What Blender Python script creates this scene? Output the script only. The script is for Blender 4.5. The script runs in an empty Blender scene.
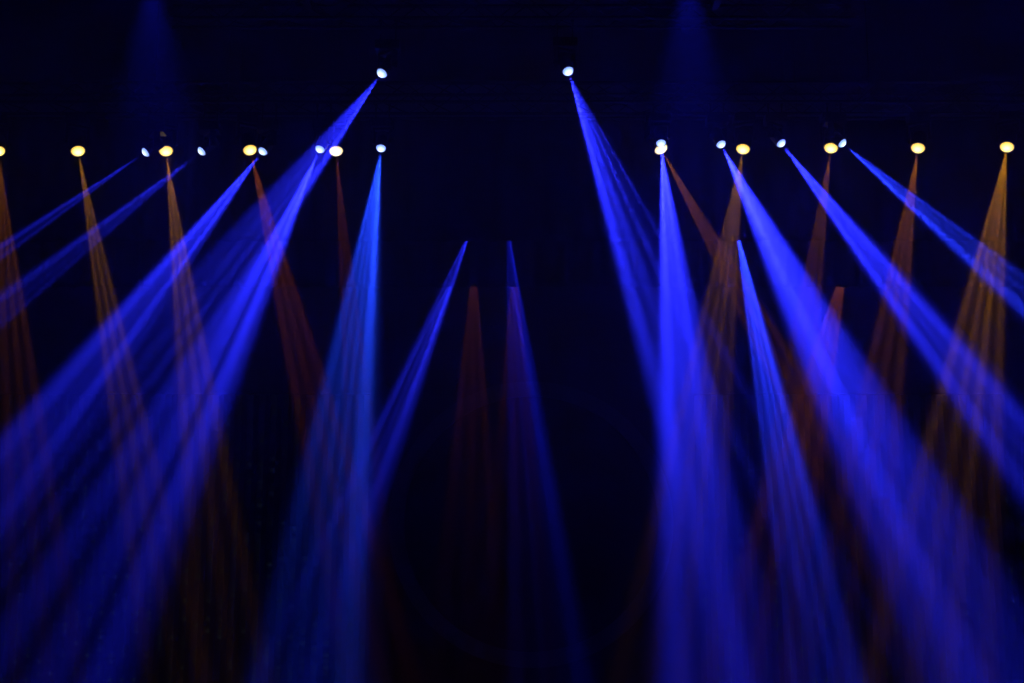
import bpy, bmesh, math, random
from mathutils import Vector, Matrix

random.seed(7)
S = bpy.context.scene
COL = S.collection
# ------------------------------------------------------------------ camera
W, H, F = 1024.0, 683.0, 1400.0
CAM_Z = 1.6
PITCH = math.atan2(620.0 - H / 2, F)          # horizon falls at pixel row 620
cd = bpy.data.cameras.new('camera')
cam = bpy.data.objects.new('camera', cd)
COL.objects.link(cam)
cd.sensor_width = 36.0
cd.lens = F * 36.0 / W
cd.clip_end = 200
cam.location = (0, 0, CAM_Z)
cam.rotation_euler = (math.pi / 2 + PITCH, 0, 0)
S.camera = cam
# ------------------------------------------------------------------ world, exposure
wd = bpy.data.worlds.new('world')
S.world = wd
wd.use_nodes = True
wd.node_tree.nodes['Background'].inputs[0].default_value = (0, 0, 0, 1)
wd.node_tree.nodes['Background'].inputs[1].default_value = 0.0
S.view_settings.view_transform = 'Standard'
S.view_settings.look = 'None'
S.view_settings.exposure = 0.0
S.view_settings.gamma = 1.0
S.view_settings.use_curve_mapping = False
S.display_settings.display_device = 'sRGB'
cy = S.cycles
cy.use_adaptive_sampling = False
cy.use_denoising = True
cy.use_light_tree = True
cy.max_bounces = 4
cy.diffuse_bounces = 1
cy.glossy_bounces = 1
cy.volume_bounces = 1
cy.transparent_max_bounces = 256
cy.sample_clamp_indirect = 0.0
cy.caustics_reflective = False
cy.caustics_refractive = False

HAZE = 0.016           # scattering of the stage haze (1/m)
HAZE_FADE = True      # density made thinner towards the floor so the beams fade on the way down
BLUE_W, AMBER_W = 29.0, 8.0

# ------------------------------------------------------------------ helpers
CP, SP = math.cos(PITCH), math.sin(PITCH)


def at(px, py, d):
    """World point seen at pixel (px, py) on the upright plane d metres in front of the camera."""
    a, b = (px - W / 2) / F, (H / 2 - py) / F
    r = Vector((a, CP - b * SP, SP + b * CP))
    return Vector((0, 0, CAM_Z)) + r * (d / r.y)


def tag(o, label=None, cat=None, group=None, kind=None):
    for k, v in (('label', label), ('category', cat), ('group', group), ('kind', kind)):
        if v:
            o[k] = v
    return o


def empty(name, loc):
    o = bpy.data.objects.new(name, None)
    COL.objects.link(o)
    o.location = loc
    o.empty_display_size = 0.1
    return o


def obj(name, bm, mat, parent=None, mtx=None, smooth=False):
    me = bpy.data.meshes.new(name)
    bmesh.ops.recalc_face_normals(bm, faces=bm.faces)
    bm.to_mesh(me)
    bm.free()
    if smooth:
        for p in me.polygons:
            p.use_smooth = True
    me.materials.append(mat)
    o = bpy.data.objects.new(name, me)
    COL.objects.link(o)
    if parent:
        o.parent = parent
    if mtx is not None:
        o.matrix_local = mtx
    return o


def add_box(bm, lo, hi, bev=0.0, mtx=None):
    g = bmesh.ops.create_cube(bm, size=1.0)
    vs = g['verts']
    c = [(a + b) / 2 for a, b in zip(lo, hi)]
    s = [b - a for a, b in zip(lo, hi)]
    for v in vs:
        v.co = Vector((c[0] + v.co.x * s[0], c[1] + v.co.y * s[1], c[2] + v.co.z * s[2]))
    if bev > 0:
        es = list({e for v in vs for e in v.link_edges})
        r = bmesh.ops.bevel(bm, geom=es, offset=bev, segments=2, affect='EDGES', profile=0.5)
        vs = list({v for f in r['faces'] for v in f.verts} | {v for v in vs if v.is_valid})
    if mtx is not None:
        for v in vs:
            v.co = mtx @ v.co
    return vs


def add_tube(bm, p0, p1, r, seg=10):
    p0, p1 = Vector(p0), Vector(p1)
    d = p1 - p0
    q = Vector((0, 0, 1)).rotation_difference(d.normalized()).to_matrix().to_4x4()
    m = Matrix.Translation((p0 + p1) / 2) @ q
    bmesh.ops.create_cone(bm, cap_ends=True, segments=seg, radius1=r, radius2=r, depth=d.length, matrix=m)


def add_lathe(bm, prof, seg=28, cap=True):
    """prof: (radius, z) from the back to the front, about the local Z axis."""
    rings = []
    for r, z in prof:
        rings.append([bm.verts.new((r * math.cos(2 * math.pi * k / seg), r * math.sin(2 * math.pi * k / seg), z)) for k in range(seg)])
    for a, b in zip(rings, rings[1:]):
        for k in range(seg):
            bm.faces.new((a[k], a[(k + 1) % seg], b[(k + 1) % seg], b[k]))
    if cap:
        bm.faces.new(rings[0][::-1])
        bm.faces.new(rings[-1])


# ------------------------------------------------------------------ materials
def mat(name, color, rough=0.5, metal=0.0, noise=0.0, scale=20.0):
    m = bpy.data.materials.new(name)
    m.use_nodes = True
    nt = m.node_tree
    b = nt.nodes['Principled BSDF']
    b.inputs['Base Color'].default_value = (*color, 1)
    b.inputs['Roughness'].default_value = rough
    b.inputs['Metallic'].default_value = metal
    if noise:
        tc = nt.nodes.new('ShaderNodeTexCoord')
        n = nt.nodes.new('ShaderNodeTexNoise')
        n.inputs['Scale'].default_value = scale
        nt.links.new(tc.outputs['Object'], n.inputs['Vector'])
        mx = nt.nodes.new('ShaderNodeMixRGB')
        mx.inputs[1].default_value = (*[c * (1 - noise) for c in color], 1)
        mx.inputs[2].default_value = (*[c * (1 + noise) for c in color], 1)
        nt.links.new(n.outputs['Fac'], mx.inputs[0])
        nt.links.new(mx.outputs[0], b.inputs['Base Color'])
    return m


M_BLACK = mat('black_powder_coat', (0.012, 0.012, 0.013), 0.45, 0.0, 0.3, 60)
M_PLASTIC = mat('black_plastic', (0.009, 0.009, 0.010), 0.35, 0.0, 0.2, 40)
M_STEEL = mat('blackened_steel', (0.018, 0.018, 0.018), 0.4, 0.6, 0.3, 50)
M_TRUSS = mat('black_truss_aluminium', (0.010, 0.010, 0.010), 0.5, 0.3, 0.3, 15)
M_VELVET = mat('black_velvet', (0.004, 0.004, 0.0045), 0.95, 0.0, 0.4, 8)
M_FLOOR = mat('black_stage_floor', (0.010, 0.010, 0.011), 0.35, 0.0, 0.4, 3)
M_HALL = mat('black_painted_wall', (0.006, 0.006, 0.006), 0.9, 0.0, 0.3, 2)
M_RING = mat('grey_green_ring_paint', (0.05, 0.075, 0.07), 0.6, 0.0, 0.2, 5)


def lens_mat(name, core, edge, s_core, s_edge, r):
    """A lamp lens seen front on: hot in the middle where the source sits, deeper coloured at the rim."""
    m = bpy.data.materials.new(name)
    m.use_nodes = True
    nt = m.node_tree
    nt.nodes.clear()
    out = nt.nodes.new('ShaderNodeOutputMaterial')
    em = nt.nodes.new('ShaderNodeEmission')
    tc = nt.nodes.new('ShaderNodeTexCoord')
    sep = nt.nodes.new('ShaderNodeSeparateXYZ')
    cmb = nt.nodes.new('ShaderNodeCombineXYZ')
    ln = nt.nodes.new('ShaderNodeVectorMath')
    ln.operation = 'LENGTH'
    nt.links.new(tc.outputs['Object'], sep.inputs[0])
    nt.links.new(sep.outputs[0], cmb.inputs[0])
    nt.links.new(sep.outputs[1], cmb.inputs[1])
    nt.links.new(cmb.outputs[0], ln.inputs[0])
    mr = nt.nodes.new('ShaderNodeMapRange')
    mr.inputs['From Min'].default_value = r * 0.25
    mr.inputs['From Max'].default_value = r
    nt.links.new(ln.outputs['Value'], mr.inputs['Value'])
    mx = nt.nodes.new('ShaderNodeMixRGB')
    mx.inputs[1].default_value = (*[c * s_core for c in core], 1)
    mx.inputs[2].default_value = (*[c * s_edge for c in edge], 1)
    nt.links.new(mr.outputs['Result'], mx.inputs[0])
    nt.links.new(mx.outputs[0], em.inputs['Color'])
    em.inputs['Strength'].default_value = 1.0
    nt.links.new(em.outputs[0], out.inputs['Surface'])
    m.cycles.emission_sampling = 'NONE'
    return m


BR, AR = 0.069, 0.100       # lens radii of the beam heads and the wash heads
M_LENS_BLUE = lens_mat('lit_blue_lens', (0.6, 0.76, 1.0), (0.2, 0.32, 1.0), 2.6, 1.7, BR)
M_LENS_AMBER = lens_mat('lit_amber_lens', (1.0, 0.86, 0.38), (1.0, 0.60, 0.05), 2.8, 1.25, AR)
M_LENS_WARM = lens_mat('lit_warm_white_lens', (1.0, 0.93, 0.8), (1.0, 0.76, 0.35), 2.6, 1.3, AR)


def haze_mat(name, density, g=0.0):
    m = bpy.data.materials.new(name)
    m.use_nodes = True
    nt = m.node_tree
    nt.nodes.clear()
    out = nt.nodes.new('ShaderNodeOutputMaterial')
    v = nt.nodes.new('ShaderNodeVolumeScatter')
    v.inputs['Color'].default_value = (1, 1, 1, 1)
    v.inputs['Density'].default_value = density
    v.inputs['Anisotropy'].default_value = g
    nt.links.new(v.outputs[0], out.inputs['Volume'])
    m.cycles.volume_sampling = 'EQUIANGULAR'
    return m


M_AIR = haze_mat('stage_haze', HAZE)
if HAZE_FADE:
    _nt = M_AIR.node_tree
    _v = next(n for n in _nt.nodes if n.type == 'VOLUME_SCATTER')
    _tc = _nt.nodes.new('ShaderNodeTexCoord')
    _sp = _nt.nodes.new('ShaderNodeSeparateXYZ')
    _nt.links.new(_tc.outputs['Object'], _sp.inputs[0])
    _mr = _nt.nodes.new('ShaderNodeMapRange')
    _mr.interpolation_type = 'SMOOTHSTEP'
    for _k, _x in (('From Min', 1.2), ('From Max', 8.6), ('To Min', HAZE * .2), ('To Max', HAZE * 1.1)):
        _mr.inputs[_k].default_value = _x
    _nt.links.new(_sp.outputs[2], _mr.inputs['Value'])
    _nt.links.new(_mr.outputs['Result'], _v.inputs['Density'])

# ------------------------------------------------------------------ the setting
X0, X1, Y0, Y1, ZT = -16.0, 16.0, -3.0, 32.0, 14.0


def struct(name, lo, hi, m):
    bm = bmesh.new()
    add_box(bm, lo, hi)
    return tag(obj(name, bm, m), kind='structure')


struct('floor', (X0 - .2, Y0 - .2, -0.2), (X1 + .2, Y1 + .2, 0), M_FLOOR)
struct('ceiling', (X0 - .2, Y0 - .2, ZT), (X1 + .2, Y1 + .2, ZT + .2), M_HALL)
struct('wall_left', (X0 - .2, Y0, 0), (X0, Y1, ZT), M_HALL)
struct('wall_right', (X1, Y0, 0), (X1 + .2, Y1, ZT), M_HALL)
struct('wall_back', (X0 - .2, Y1, 0), (X1 + .2, Y1 + .2, ZT), M_HALL)
struct('wall_front', (X0 - .2, Y0 - .2, 0), (X1 + .2, Y0, ZT), M_HALL)

# ------------------------------------------------------------------ fixtures
D_TOP, D_MAIN, D_WASH, D_REAR, D_LAST = 17.0, 19.68, 20.13, 25.0, 28.85
D_LAST_WASH = 29.3
D_FRONT = 14.5
D_BORDER1, D_BORDER2 = 24.3, 28.3


def aim(px, py, d, tx, ty, fwd):
    """Lens point and beam direction: the beam drops from the lens, leaning fwd degrees towards the audience, and its axis passes over (tx, ty)."""
    p = at(px, py, d)
    dt = d
    for _ in range(12):
        q = at(tx, ty, dt)
        dt = d - math.tan(math.radians(fwd)) * (p.z - q.z)
    return p, (q - p).normalized()


def frame(p, d):
    """Matrix with local -Z along d; local X runs to the right across the beam as the audience sees it."""
    z = -d
    view = (p - cam.location).normalized()
    x = d.cross(view)
    if x.x < 0:
        x = -x
    x = (x - z * x.dot(z)).normalized()
    y = z.cross(x)
    m = Matrix((x, y, z)).transposed().to_4x4()
    m.translation = p
    return m


def gobo_light(name, color, power, half, facets, base, smooth, radius):
    """A spot whose optics split the beam into facets (u, v, radius, weight), in units of the cone's edge."""
    ld = bpy.data.lights.new(name, 'SPOT')
    ld.energy = power
    ld.color = color
    ld.spot_size = 2 * math.atan(1.25 * math.tan(half))
    ld.spot_blend = 0.85
    ld.shadow_soft_size = radius
    ld.use_nodes = True
    nt = ld.node_tree
    em = nt.nodes['Emission']
    tc = nt.nodes.new('ShaderNodeTexCoord')
    sep = nt.nodes.new('ShaderNodeSeparateXYZ')
    nt.links.new(tc.outputs['Normal'], sep.inputs[0])
    k = 1.0 / math.tan(half)
    uv = nt.nodes.new('ShaderNodeCombineXYZ')
    ab = nt.nodes.new('ShaderNodeMath')
    ab.operation = 'ABSOLUTE'
    nt.links.new(sep.outputs[2], ab.inputs[0])
    for i in (0, 1):
        dv = nt.nodes.new('ShaderNodeMath')
        dv.operation = 'DIVIDE'
        nt.links.new(sep.outputs[i], dv.inputs[0])
        nt.links.new(ab.outputs[0], dv.inputs[1])
        mu = nt.nodes.new('ShaderNodeMath')
        mu.operation = 'MULTIPLY'
        mu.inputs[1].default_value = k * GOBO_SIGN[i]
        nt.links.new(dv.outputs[0], mu.inputs[0])
        nt.links.new(mu.outputs[0], uv.inputs[i])
    acc = None
    for (u, v, r, w) in facets:
        ds = nt.nodes.new('ShaderNodeVectorMath')
        ds.operation = 'DISTANCE'
        ds.inputs[1].default_value = (u, v, 0)
        nt.links.new(uv.outputs[0], ds.inputs[0])
        mr = nt.nodes.new('ShaderNodeMapRange')
        mr.interpolation_type = 'SMOOTHSTEP'
        mr.inputs['From Min'].default_value = r * 0.92
        mr.inputs['From Max'].default_value = r * 0.2
        mr.inputs['To Min'].default_value = 0.0
        mr.inputs['To Max'].default_value = w
        nt.links.new(ds.outputs['Value'], mr.inputs['Value'])
        if acc is None:
            ad = nt.nodes.new('ShaderNodeMath')
            ad.operation = 'ADD'
            ad.inputs[1].default_value = base
            nt.links.new(mr.outputs['Result'], ad.inputs[0])
        else:
            ad = nt.nodes.new('ShaderNodeMath')
            ad.operation = 'ADD'
            nt.links.new(acc.outputs[0], ad.inputs[0])
            nt.links.new(mr.outputs['Result'], ad.inputs[1])
        acc = ad
    fo = nt.nodes.new('ShaderNodeLightFalloff')
    fo.inputs['Smooth'].default_value = smooth
    nt.links.new(acc.outputs[0], fo.inputs['Strength'])
    nt.links.new(fo.outputs['Quadratic'], em.inputs['Strength'])
    return ld


GOBO_SIGN = (1.0, 1.0)


def head_bm(R, L):
    bm = bmesh.new()
    z = L
    add_lathe(bm, [(R * .55, z), (R * .95, z * .93), (R * 1.15, z * .75), (R * 1.22, z * .5), (R * 1.22, z * .25), (R * 1.14, 0.04), (R * 1.12, 0.0), (R * 1.03, 0.0), (R * 1.01, 0.012)], 32)
    for k in range(6):                                   # cooling fins round the back
        zz = z * (.9 - .05 * k)
        add_lathe(bm, [(R * 1.0, zz), (R * 1.27, zz), (R * 1.27, zz - .006), (R * 1.0, zz - .006)], 24)
    return bm


def lens_bm(R):
    bm = bmesh.new()
    dome = .8 if R < .08 else .45
    prof = [(R * math.sin(a), 0.004 - R * dome * math.cos(a)) for a in [math.radians(d) for d in (90, 75, 60, 45, 30, 15, 4)]]
    add_lathe(bm, prof, 32)
    return bm


def bezel_bm(R):
    bm = bmesh.new()
    pr = [(R * 1.0, 0.006), (R * 1.12, 0.006), (R * 1.14, -0.002), (R * 1.11, -0.007), (R * 1.03, -0.006), (R * 1.0, 0.006)]
    add_lathe(bm, pr, 32, cap=False)
    return bm


def fixture(name, label, cat, group, px, py, d, tx, ty, fwd, half, color, power, facets, base, R, lens_m, truss_z, smooth=0.12):
    p, dr = aim(px, py, d, tx, ty, fwd)
    L = R * 3.6 + 0.06
    piv = p - dr * L * 0.5
    arm = L * 0.62
    ztop = piv.z + arm + 0.06
    root = empty(name, (piv.x, piv.y, ztop))
    tag(root, label, cat, group)
    T = Matrix.Translation(-root.location)
    fm = frame(p, dr)
    pan = math.atan2(fm[1][0], fm[0][0])
    # the tilt axis is level, at right angles to the beam
    lvl = Vector((-dr.y, dr.x, 0))
    lvl = lvl.normalized() if lvl.length > 1e-3 else Vector((1, 0, 0))
    P = Matrix.Translation((0, 0, -0.06)) @ Matrix.Rotation(math.atan2(lvl.y, lvl.x), 4, 'Z')
    w = R * 1.3 + 0.035
    bm = bmesh.new()
    for s in (-1, 1):
        add_box(bm, (s * w - .018, -.045, -arm - .05), (s * w + .018, .045, 0.0), 0.008)
    add_box(bm, (-w - .018, -.05, -.04), (w + .018, .05, 0.0), 0.01)
    obj('yoke', bm, M_PLASTIC, root, P)
    bm = bmesh.new()
    add_box(bm, (-.16, -.12, -.06), (.16, .12, .07), 0.015)
    bs = obj('base', bm, M_PLASTIC, root)
    bm = bmesh.new()
    add_box(bm, (-.05, -.125, -.02), (.05, -.119, .04), 0.002)
    obj('control_panel', bm, M_STEEL, bs)
    zt = truss_z - root.location.z
    for s in (-1, 1):
        bm = bmesh.new()
        add_tube(bm, (s * .1, 0, .06), (s * .1, 0, zt - .02), 0.012)
        add_box(bm, (s * .1 - .02, -.035, zt - .05), (s * .1 + .02, .035, zt - .01), 0.005)
        add_tube(bm, (s * .1, .045, zt - .03), (s * .1, .045, zt + .04), 0.008)
        obj('clamp', bm, M_STEEL, root)
    hm = T @ fm
    hd = obj('head', head_bm(R, L), M_PLASTIC, root, hm, smooth=False)
    obj('bezel', bezel_bm(R), M_BLACK, hd)
    obj('lens', lens_bm(R), lens_m, hd, smooth=True)
    for s in (-1, 1):
        bmk = bmesh.new()
        c = Vector((0, 0, -arm)) + Vector((s * (w + .02), 0, 0))
        add_tube(bmk, c, c + Vector((s * .02, 0, 0)), .03, 16)
        obj('tilt_knob', bmk, M_STEEL, root, P)
    if half > 0:
        ld = gobo_light('beam_lamp', color, power, half, facets, base, smooth, 0.012)
        lo = bpy.data.objects.new('beam_lamp', ld)
        COL.objects.link(lo)
        lo.parent = root
        lo.matrix_local = hm @ Matrix.Translation((0, 0, -0.065))
    return root


BLUE = (0.016, 0.020, 1.0)
AZURE = (0.012, 0.050, 1.0)
DEEP = (0.01, 0.015, 1.0)
AMB = (1.0, 0.37, 0.025)
ORG = (1.0, 0.27, 0.03)
RED = (1.0, 0.20, 0.04)
FT1 = [(-.78, 0, .46, .4), (-.3, .1, .3, .8), (.1, -.1, .2, 1.6), (.66, 0, .46, 1.9)]
FT2 = [(-.72, 0, .40, 2.6), (-.22, .2, .4, .9), (.34, .1, .18, 1.5), (.92, 0, .16, 1.7)]
F7 = [(-.86, 0, .24, 1.5), (-.2, .1, .22, .7), (.2, -.2, .24, .5), (.66, 0, .46, 1.6)]
FB1 = [(-.5, 0, .6, 1.3), (.55, -.1, .45, .9)]
FB2 = [(-.55, 0, .55, 1.2), (.2, .3, .3, .5), (.72, -.1, .3, 1.2)]
FB3 = [(-.6, .1, .6, 1.3), (-.05, -.3, .3, .8), (.42, 0, .42, 1.5), (.9, .1, .2, .9)]
FB4 = [(-.62, .2, .6, 1.1), (-.3, -.3, .22, .9), (.28, 0, .55, 1.7), (.75, -.2, .3, .9)]
FB5 = [(-.78, 0, .34, 1.0), (-.32, .3, .22, 1.0), (.02, -.1, .2, 1.3), (.52, .1, .44, 1.8)]
FB8 = [(-.62, 0, .52, 1.9), (-.05, .2, .3, .8), (.4, -.1, .42, 1.2), (.88, .1, .24, .7)]
FB9 = [(-.72, .1, .34, 1.0), (-.22, 0, .5, 1.7), (.3, .25, .26, 1.0), (.58, -.1, .22, 1.2), (.88, .1, .2, 1.2)]
FB10 = [(-.55, -.1, .5, 1.6), (.02, .1, .3, 1.3), (.52, .2, .5, 1.5)]
FB11 = [(-.5, 0, .55, 1.5), (.22, .1, .26, 1.2), (.78, -.1, .32, 1.4)]
FB12 = [(-.85, 0, .22, 1.5), (-.3, .2, .28, .9), (.1, -.2, .2, 1.4), (.62, .1, .42, 1.1)]
FB6 = [(-.7, 0, .4, 1.0), (-.1, .2, .26, .8), (.5, 0, .5, 1.5)]
FA3 = [(-.66, 0, .36, 1.4), (.0, .1, .32, 1.3), (.66, -.1, .36, 1.4)]
FA4 = [(-.78, 0, .3, 1.4), (-.2, .1, .24, 1.1), (.25, -.1, .24, 1.5), (.8, 0, .26, 1.3)]

Z_MAIN = at(512, 150, D_MAIN).z + 0.75
Z_TOP = at(512, 72, D_TOP).z + 0.75
Z_REAR = at(512, 222, D_REAR).z + 0.75
Z_LAST = at(512, 254, D_LAST).z + 0.75
Z_FRONT = at(512, -40, D_FRONT).z + 0.75
K = 4000.0
g_front = 'blue beam lights above the picture'
g_top, g_main, g_rear = 'blue beam lights on the top bar', 'blue beam lights on the main truss', 'blue beam lights behind the border'
#        px   py   depth   tx   ty  half  colour power facets base
blues = [
    (382, 73, D_TOP, 207, 300, 5.0, BLUE, 2.4, FT1, .10, Z_TOP, g_top, 'lone blue beam light high left of centre, beams fanning down left'),
    (568, 71, D_TOP, 661, 306, 5.7, BLUE, 2.7, FT2, .05, Z_TOP, g_top, 'lone blue beam light high right of centre, one broad and two thin beams'),
    (146, 152, D_MAIN, 0, 252, 2.6, BLUE, .9, FB1, .12, Z_MAIN, g_main, 'blue beam light farthest left, thin dim beam slanting to the left edge'),
    (202, 151, D_MAIN, 0, 310, 3.3, BLUE, 1.1, FB2, .12, Z_MAIN, g_main, 'second blue beam light from the left edge, beam slanting left'),
    (263, 151, D_MAIN, 0, 490, 4.4, BLUE, 2.8, FB3, .12, Z_MAIN, g_main, 'small blue beam light touching the third amber wash light'),
    (320, 149, D_MAIN, 80, 683, 4.2, BLUE, 3.6, FB4, .15, Z_MAIN, g_main, 'blue beam light crossed by the beam from the high left light'),
    (381, 148, D_MAIN, 336, 500, 5.0, AZURE, 2.7, FB5, .15, Z_MAIN, g_main, 'blue beam light nearest centre on the left side, steep azure beam'),
    (661, 143, D_MAIN, 714, 683, 4.6, BLUE, 4.4, FB8, .35, Z_MAIN, g_main, 'blue beam light just above an amber lamp, beam almost straight down'),
    (721, 144, D_MAIN, 915, 530, 5.2, BLUE, 5.2, FB9, .35, Z_MAIN, g_main, 'blue beam light left of the second amber lamp right of centre'),
    (781, 143, D_MAIN, 950, 358, 4.2, BLUE, 3.8, FB10, .2, Z_MAIN, g_main, 'blue beam light standing alone between two amber lamps on the right'),
    (842, 143, D_MAIN, 1024, 296, 4.2, (0.014, 0.030, 1.0), 2.6, FB11, .08, Z_MAIN, g_main, 'rightmost blue beam light, flat beam slanting to the right edge'),
    (473, 224, D_REAR, 372, 480, 4.0, BLUE, 1.2, FB6, .06, Z_REAR, g_rear, 'blue beam light hidden behind the border, beam slanting down left of centre'),
    (507, 222, D_REAR, 553, 683, 4.3, DEEP, .6, F7, .07, Z_REAR, g_rear, 'blue beam light hidden behind the border, dim beam down the middle'),
    (735, 222, D_REAR, 820, 634, 3.7, (0.015, 0.030, 1.0), 7.0, FB12, .2, Z_REAR, g_rear, 'blue beam light hidden behind the border, streaky beam right of centre'),
    (462, 257, D_LAST, 385, 440, 3.6, BLUE, 2.0, FB6, .06, Z_LAST, g_rear, 'added blue beam light behind the lower border, brightening the beam left of centre'),  # extra unseen lamp, added to brighten the left beam below the border
    (509, 258, D_LAST, 549, 640, 4.0, DEEP, .8, F7, .07, Z_LAST, g_rear, 'added blue beam light behind the lower border, brightening the dim middle beam'),  # added likewise, out of sight, to lift the lower part of the middle beam
    (150, -40, D_FRONT, 158, 150, 14.0, DEEP, .012, [(0, 0, 1.0, 1)], .0, Z_FRONT, g_front, 'blue beam light above the picture on the left, casting a faint glow'),
    (688, -40, D_FRONT, 692, 150, 15.0, DEEP, .014, [(0, 0, 1.0, 1)], .0, Z_FRONT, g_front, 'blue beam light above the picture on the right, casting a faint glow'),
]
for (px, py, d, tx, ty, half, c, pw, fc, base, tz, grp, lab) in blues:
    fixture('moving_head_light', lab, 'stage light', grp, px, py, d, tx, ty, 28, math.radians(half), c, pw * K * BLUE_W, fc, base, BR, M_LENS_BLUE, tz)

g_amb, g_ambr = 'amber wash lights on the main truss', 'amber wash lights at the back'
ambers = [
    (-2, 151, D_WASH, 12, 300, 3.4, ORG, .5, FA3, .1, Z_MAIN, g_amb, 'amber wash light cut by the left edge of the picture', 0),
    (78, 151, D_WASH, 106, 300, 3.0, AMB, .9, FA3, .12, Z_MAIN, g_amb, 'amber wash light left of the blue lamp with the thin dim beam', 0),
    (166, 151, D_WASH, 190, 340, 3.5, AMB, .9, FA3, .12, Z_MAIN, g_amb, 'amber wash light between the two outermost blue lamps on the left', 0),
    (250, 150, D_WASH, 300, 350, 3.6, RED, .6, FA3, .1, Z_MAIN, g_amb, 'amber wash light touching a small blue lamp on its right', 0),
    (336, 151, D_WASH, 348, 290, 2.6, RED, .35, FA3, .1, Z_MAIN, g_amb, 'warm white wash light in front of the high left blue beam', 1),
    (661, 149, D_WASH, 717, 250, 3.4, ORG, .7, FA3, .1, Z_MAIN, g_amb, 'warm white wash light directly below a blue lamp right of centre', 1),
    (743, 149, D_WASH, 722, 290, 4.4, AMB, .9, FA4, .1, Z_MAIN, g_amb, 'amber wash light whose beam crosses the beam of the blue lamp beside it', 0),
    (831, 148, D_WASH, 811, 290, 3.2, ORG, .6, FA3, .1, Z_MAIN, g_amb, 'amber wash light touching the rightmost blue lamp', 0),
    (918, 148, D_WASH, 897, 290, 3.9, ORG, .75, FA3, .1, Z_MAIN, g_amb, 'amber wash light second from the right edge, with a flat dim beam', 0),
    (1007, 147, D_WASH, 981, 320, 5.2, AMB, 1.5, FA4, .08, Z_MAIN, g_amb, 'rightmost amber wash light with a wide streaky orange beam', 0),
    (474, 254, D_LAST_WASH, 472, 420, 5.2, RED, .16, FA3, .15, Z_LAST, g_ambr, 'dim red amber wash light behind the low border, left of middle', 0),
    (514, 254, D_LAST_WASH, 515, 420, 5.2, RED, .12, FA3, .15, Z_LAST, g_ambr, 'dim red amber wash light behind the low border, in the dim middle beam', 0),
    (848, 254, D_LAST_WASH, 823, 360, 5.6, RED, .45, FA3, .15, Z_LAST, g_ambr, 'dim red amber wash light behind the low border on the right', 0),
]
for (px, py, d, tx, ty, half, c, pw, fc, base, tz, grp, lab, warm) in ambers:
    fixture('wash_light', lab, 'stage light', grp, px, py, d, tx, ty, 28, math.radians(half), c, pw * K * AMBER_W, fc, base, AR, M_LENS_WARM if warm else M_LENS_AMBER, tz, 0.05)

# ------------------------------------------------------------------ trusses
def truss(label, y, z, x0, x1, w=0.3, cat='truss'):
    root = empty('box_truss', ((x0 + x1) / 2, y, z))
    tag(root, label, cat, 'lighting trusses')
    hw = (x1 - x0) / 2
    h = 0.3
    for (yy, zz) in ((-w / 2, 0), (w / 2, 0), (-w / 2, h), (w / 2, h)):
        bm = bmesh.new()
        add_tube(bm, (-hw, yy, zz + .025), (hw, yy, zz + .025), .025, 12)
        obj('chord', bm, M_TRUSS, root)
    bm = bmesh.new()
    n = int((x1 - x0) / .35)
    for i in range(n):
        a, b = -hw + i * 2 * hw / n, -hw + (i + 1) * 2 * hw / n
        if i % 2:
            a, b = b, a
        z0, z1 = .025, h + .025
        for yy in (-w / 2, w / 2):
            add_tube(bm, (a, yy, z0), (b, yy, z1), .009, 6)
        for zz in (z0, z1):
            add_tube(bm, (a, -w / 2, zz), (b, w / 2, zz), .009, 6)
    obj('lattice', bm, M_TRUSS, root)
    for xx in (-hw * .6, hw * .6):
        bm = bmesh.new()
        add_tube(bm, (xx, 0, h), (xx, 0, ZT - z - .002), .012, 8)
        add_box(bm, (xx - .05, -w / 2 - .04, h - .01), (xx + .05, w / 2 + .04, h + .09), .01)
        obj('hoist_chain', bm, M_STEEL, root)
    return root


truss('black lighting truss carrying the row of amber and blue lamps', 20.0, Z_MAIN, -9.0, 9.0, 0.49)
truss('black lighting truss high in front, carrying the two lone blue lamps', D_TOP + .22, Z_TOP, -4.5, 4.5)
truss('black lighting truss nearest the audience, above the top edge of the picture', D_FRONT + .22, Z_FRONT, -6.0, 6.0)
truss('black lighting truss hidden behind the upper border', D_REAR + .22, Z_REAR, -9.0, 9.0)
truss('black lighting truss hidden behind the lower border', D_LAST + .3, Z_LAST, -10.0, 10.0, 0.49)


# ------------------------------------------------------------------ borders
def border(label, y, zb, zt, x0, x1, cyc):
    root = empty('stage_border_curtain', (0, y, zt))
    tag(root, label, 'curtain', 'black stage borders')
    bm = bmesh.new()
    n = cyc * 10
    rows = [zb - zt, zb - zt + .12, (zb - zt) * .5, 0]
    grid = []
    for r, z in enumerate(rows):
        line = []
        for i in range(n + 1):
            x = x0 + (x1 - x0) * i / n
            a = .05 + .03 * math.sin(i * .37)
            line.append(bm.verts.new((x, a * math.sin(i * 2 * math.pi / 10 + .5 * math.sin(i * .11)) * (1 if r < 2 else .7), z)))
        grid.append(line)
    fs = []
    for a, b in zip(grid, grid[1:]):
        for i in range(n):
            fs.append(bm.faces.new((a[i], a[i + 1], b[i + 1], b[i])))
    bmesh.ops.solidify(bm, geom=fs, thickness=.008)
    obj('drape', bm, M_VELVET, root, smooth=True)
    bm = bmesh.new()
    add_tube(bm, (x0, 0, .03), (x1, 0, .03), .03, 12)
    obj('batten', bm, M_STEEL, root)
    return root


border('upper black border curtain hiding the lamps behind the main truss', D_BORDER1, at(512, 241, D_BORDER1).z, at(512, 120, D_BORDER1).z, -14, 14, 60)
border('lower black border curtain just above the dim red beams', D_BORDER2, at(512, 287, D_BORDER2).z, at(512, 200, D_BORDER2).z, -14, 14, 70)

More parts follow.
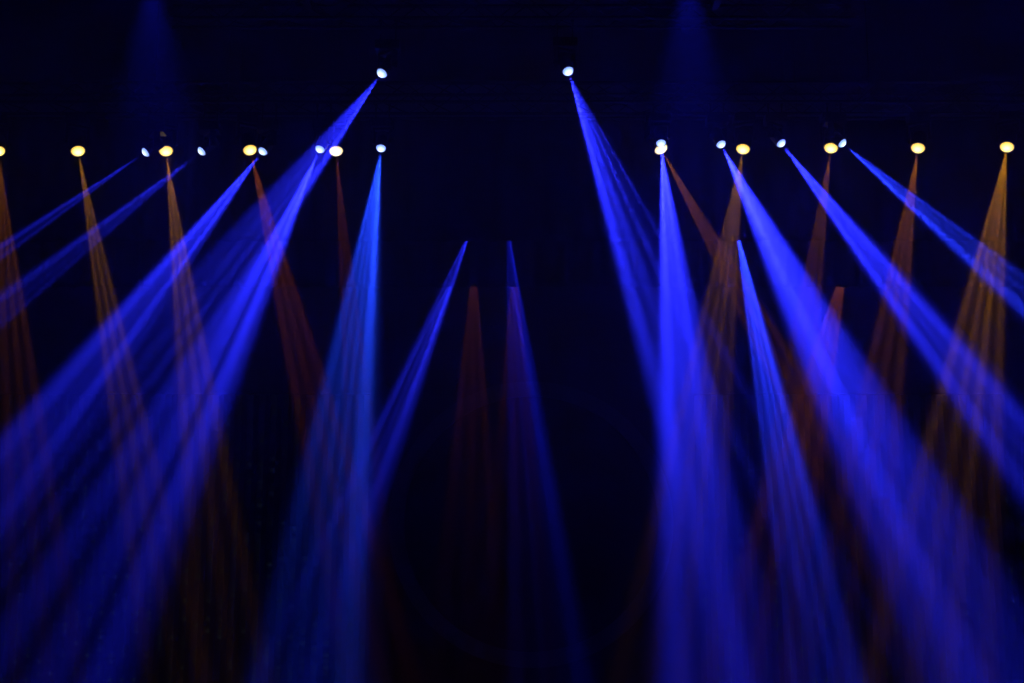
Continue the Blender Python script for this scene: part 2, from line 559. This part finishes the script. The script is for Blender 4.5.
# ------------------------------------------------------------------ pixel curtain and ring at the back
def led_mat(name):
    """Black cloth with strings of small lamps, most of them nearly out."""
    m = bpy.data.materials.new(name)
    m.use_nodes = True
    nt = m.node_tree
    N, Lk = nt.nodes.new, nt.links.new
    b = nt.nodes['Principled BSDF']
    b.inputs['Base Color'].default_value = (.004, .004, .005, 1)
    b.inputs['Roughness'].default_value = .9
    tc = N('ShaderNodeTexCoord')
    mp = N('ShaderNodeMapping')
    mp.inputs['Scale'].default_value = (1 / .26, 0, 1 / .13)
    Lk(tc.outputs['Object'], mp.inputs['Vector'])
    fl = N('ShaderNodeVectorMath')
    fl.operation = 'FLOOR'
    fr = N('ShaderNodeVectorMath')
    fr.operation = 'FRACTION'
    Lk(mp.outputs[0], fl.inputs[0])
    Lk(mp.outputs[0], fr.inputs[0])
    sb = N('ShaderNodeVectorMath')
    sb.operation = 'SUBTRACT'
    sb.inputs[1].default_value = (.5, 0, .5)
    Lk(fr.outputs[0], sb.inputs[0])
    sc = N('ShaderNodeVectorMath')
    sc.operation = 'MULTIPLY'
    sc.inputs[1].default_value = (.26, 0, .13)
    Lk(sb.outputs[0], sc.inputs[0])
    ln = N('ShaderNodeVectorMath')
    ln.operation = 'LENGTH'
    Lk(sc.outputs[0], ln.inputs[0])
    dot = N('ShaderNodeMapRange')
    dot.inputs['From Min'].default_value = .075
    dot.inputs['From Max'].default_value = .0
    Lk(ln.outputs['Value'], dot.inputs['Value'])
    wn = N('ShaderNodeTexWhiteNoise')
    Lk(fl.outputs[0], wn.inputs['Vector'])
    pw = N('ShaderNodeMath')
    pw.operation = 'POWER'
    pw.inputs[1].default_value = 3.0
    Lk(wn.outputs['Value'], pw.inputs[0])
    mu = N('ShaderNodeMath')
    mu.operation = 'MULTIPLY'
    Lk(dot.outputs['Result'], mu.inputs[0])
    Lk(pw.outputs[0], mu.inputs[1])
    s2 = N('ShaderNodeMath')
    s2.operation = 'MULTIPLY'
    s2.inputs[1].default_value = .006
    Lk(mu.outputs[0], s2.inputs[0])
    b.inputs['Emission Color'].default_value = (.45, .8, .7, 1)
    Lk(s2.outputs[0], b.inputs['Emission Strength'])
    m.cycles.emission_sampling = 'NONE'
    return m


M_LED = led_mat('led_string_cloth')


def led_curtain(label, x0, x1):
    y, zt = Y1 - .8, at(512, 395, Y1 - .8).z
    root = empty('led_curtain', ((x0 + x1) / 2, y, 0))
    tag(root, label, 'curtain', 'led curtains at the back')
    hw = (x1 - x0) / 2
    bm = bmesh.new()
    n = int(2 * hw / .13)
    g = [[bm.verts.new((-hw + 2 * hw * i / n, .03 * math.cos(math.pi * i), z)) for i in range(n + 1)] for z in (.01, zt)]
    fs = [bm.faces.new((g[0][i], g[0][i + 1], g[1][i + 1], g[1][i])) for i in range(n)]
    bmesh.ops.solidify(bm, geom=fs, thickness=.006)
    obj('cloth', bm, M_LED, root)
    bm = bmesh.new()
    add_tube(bm, (-hw, 0, zt + .02), (hw, 0, zt + .02), .025, 10)
    obj('rail', bm, M_STEEL, root)
    for xx in (-hw + .1, hw - .1):
        bm = bmesh.new()
        add_tube(bm, (xx, .06, 0), (xx, .06, zt + .02), .025, 10)
        add_box(bm, (xx - .2, -.1, 0), (xx + .2, .3, .012), .004)
        obj('stand_post', bm, M_STEEL, root)


led_curtain('dark curtain of faint greenish lamp strings at the back, left of the ring', -14.5, -3.2)
led_curtain('dark curtain of faint greenish lamp strings at the back, right of the ring', 4.1, 14.5)

c = at(531, 522, Y1 - .1)
root = empty('backdrop_ring', c)
tag(root, 'large faint grey ring fixed to the dark back wall', 'ring')
bm = bmesh.new()
r1, r2 = 141 / F * Y1, 126 / F * Y1
add_lathe(bm, [(r2, -.04), (r1, -.04), (r1, .04), (r2, .04), (r2, -.04)], 96, cap=False)
obj('hoop', bm, M_RING, root, Matrix.Rotation(math.pi / 2, 4, 'X'))
rm = (r1 + r2) / 2
for k in range(6):
    a = math.radians(30 + 60 * k)
    bm = bmesh.new()
    add_box(bm, (rm * math.cos(a) - .05, .03, rm * math.sin(a) - .05), (rm * math.cos(a) + .05, .098, rm * math.sin(a) + .05), .01)
    obj('wall_bracket', bm, M_STEEL, root)

# ------------------------------------------------------------------ thin haze over the whole stage
bm = bmesh.new()
add_box(bm, (X0 + .01, Y0 + .01, .01), (X1 - .01, Y1 - .01, ZT - .01))
tag(obj('stage_haze', bm, M_AIR), 'thin haze filling the air over the whole dark stage', 'haze', kind='stuff')
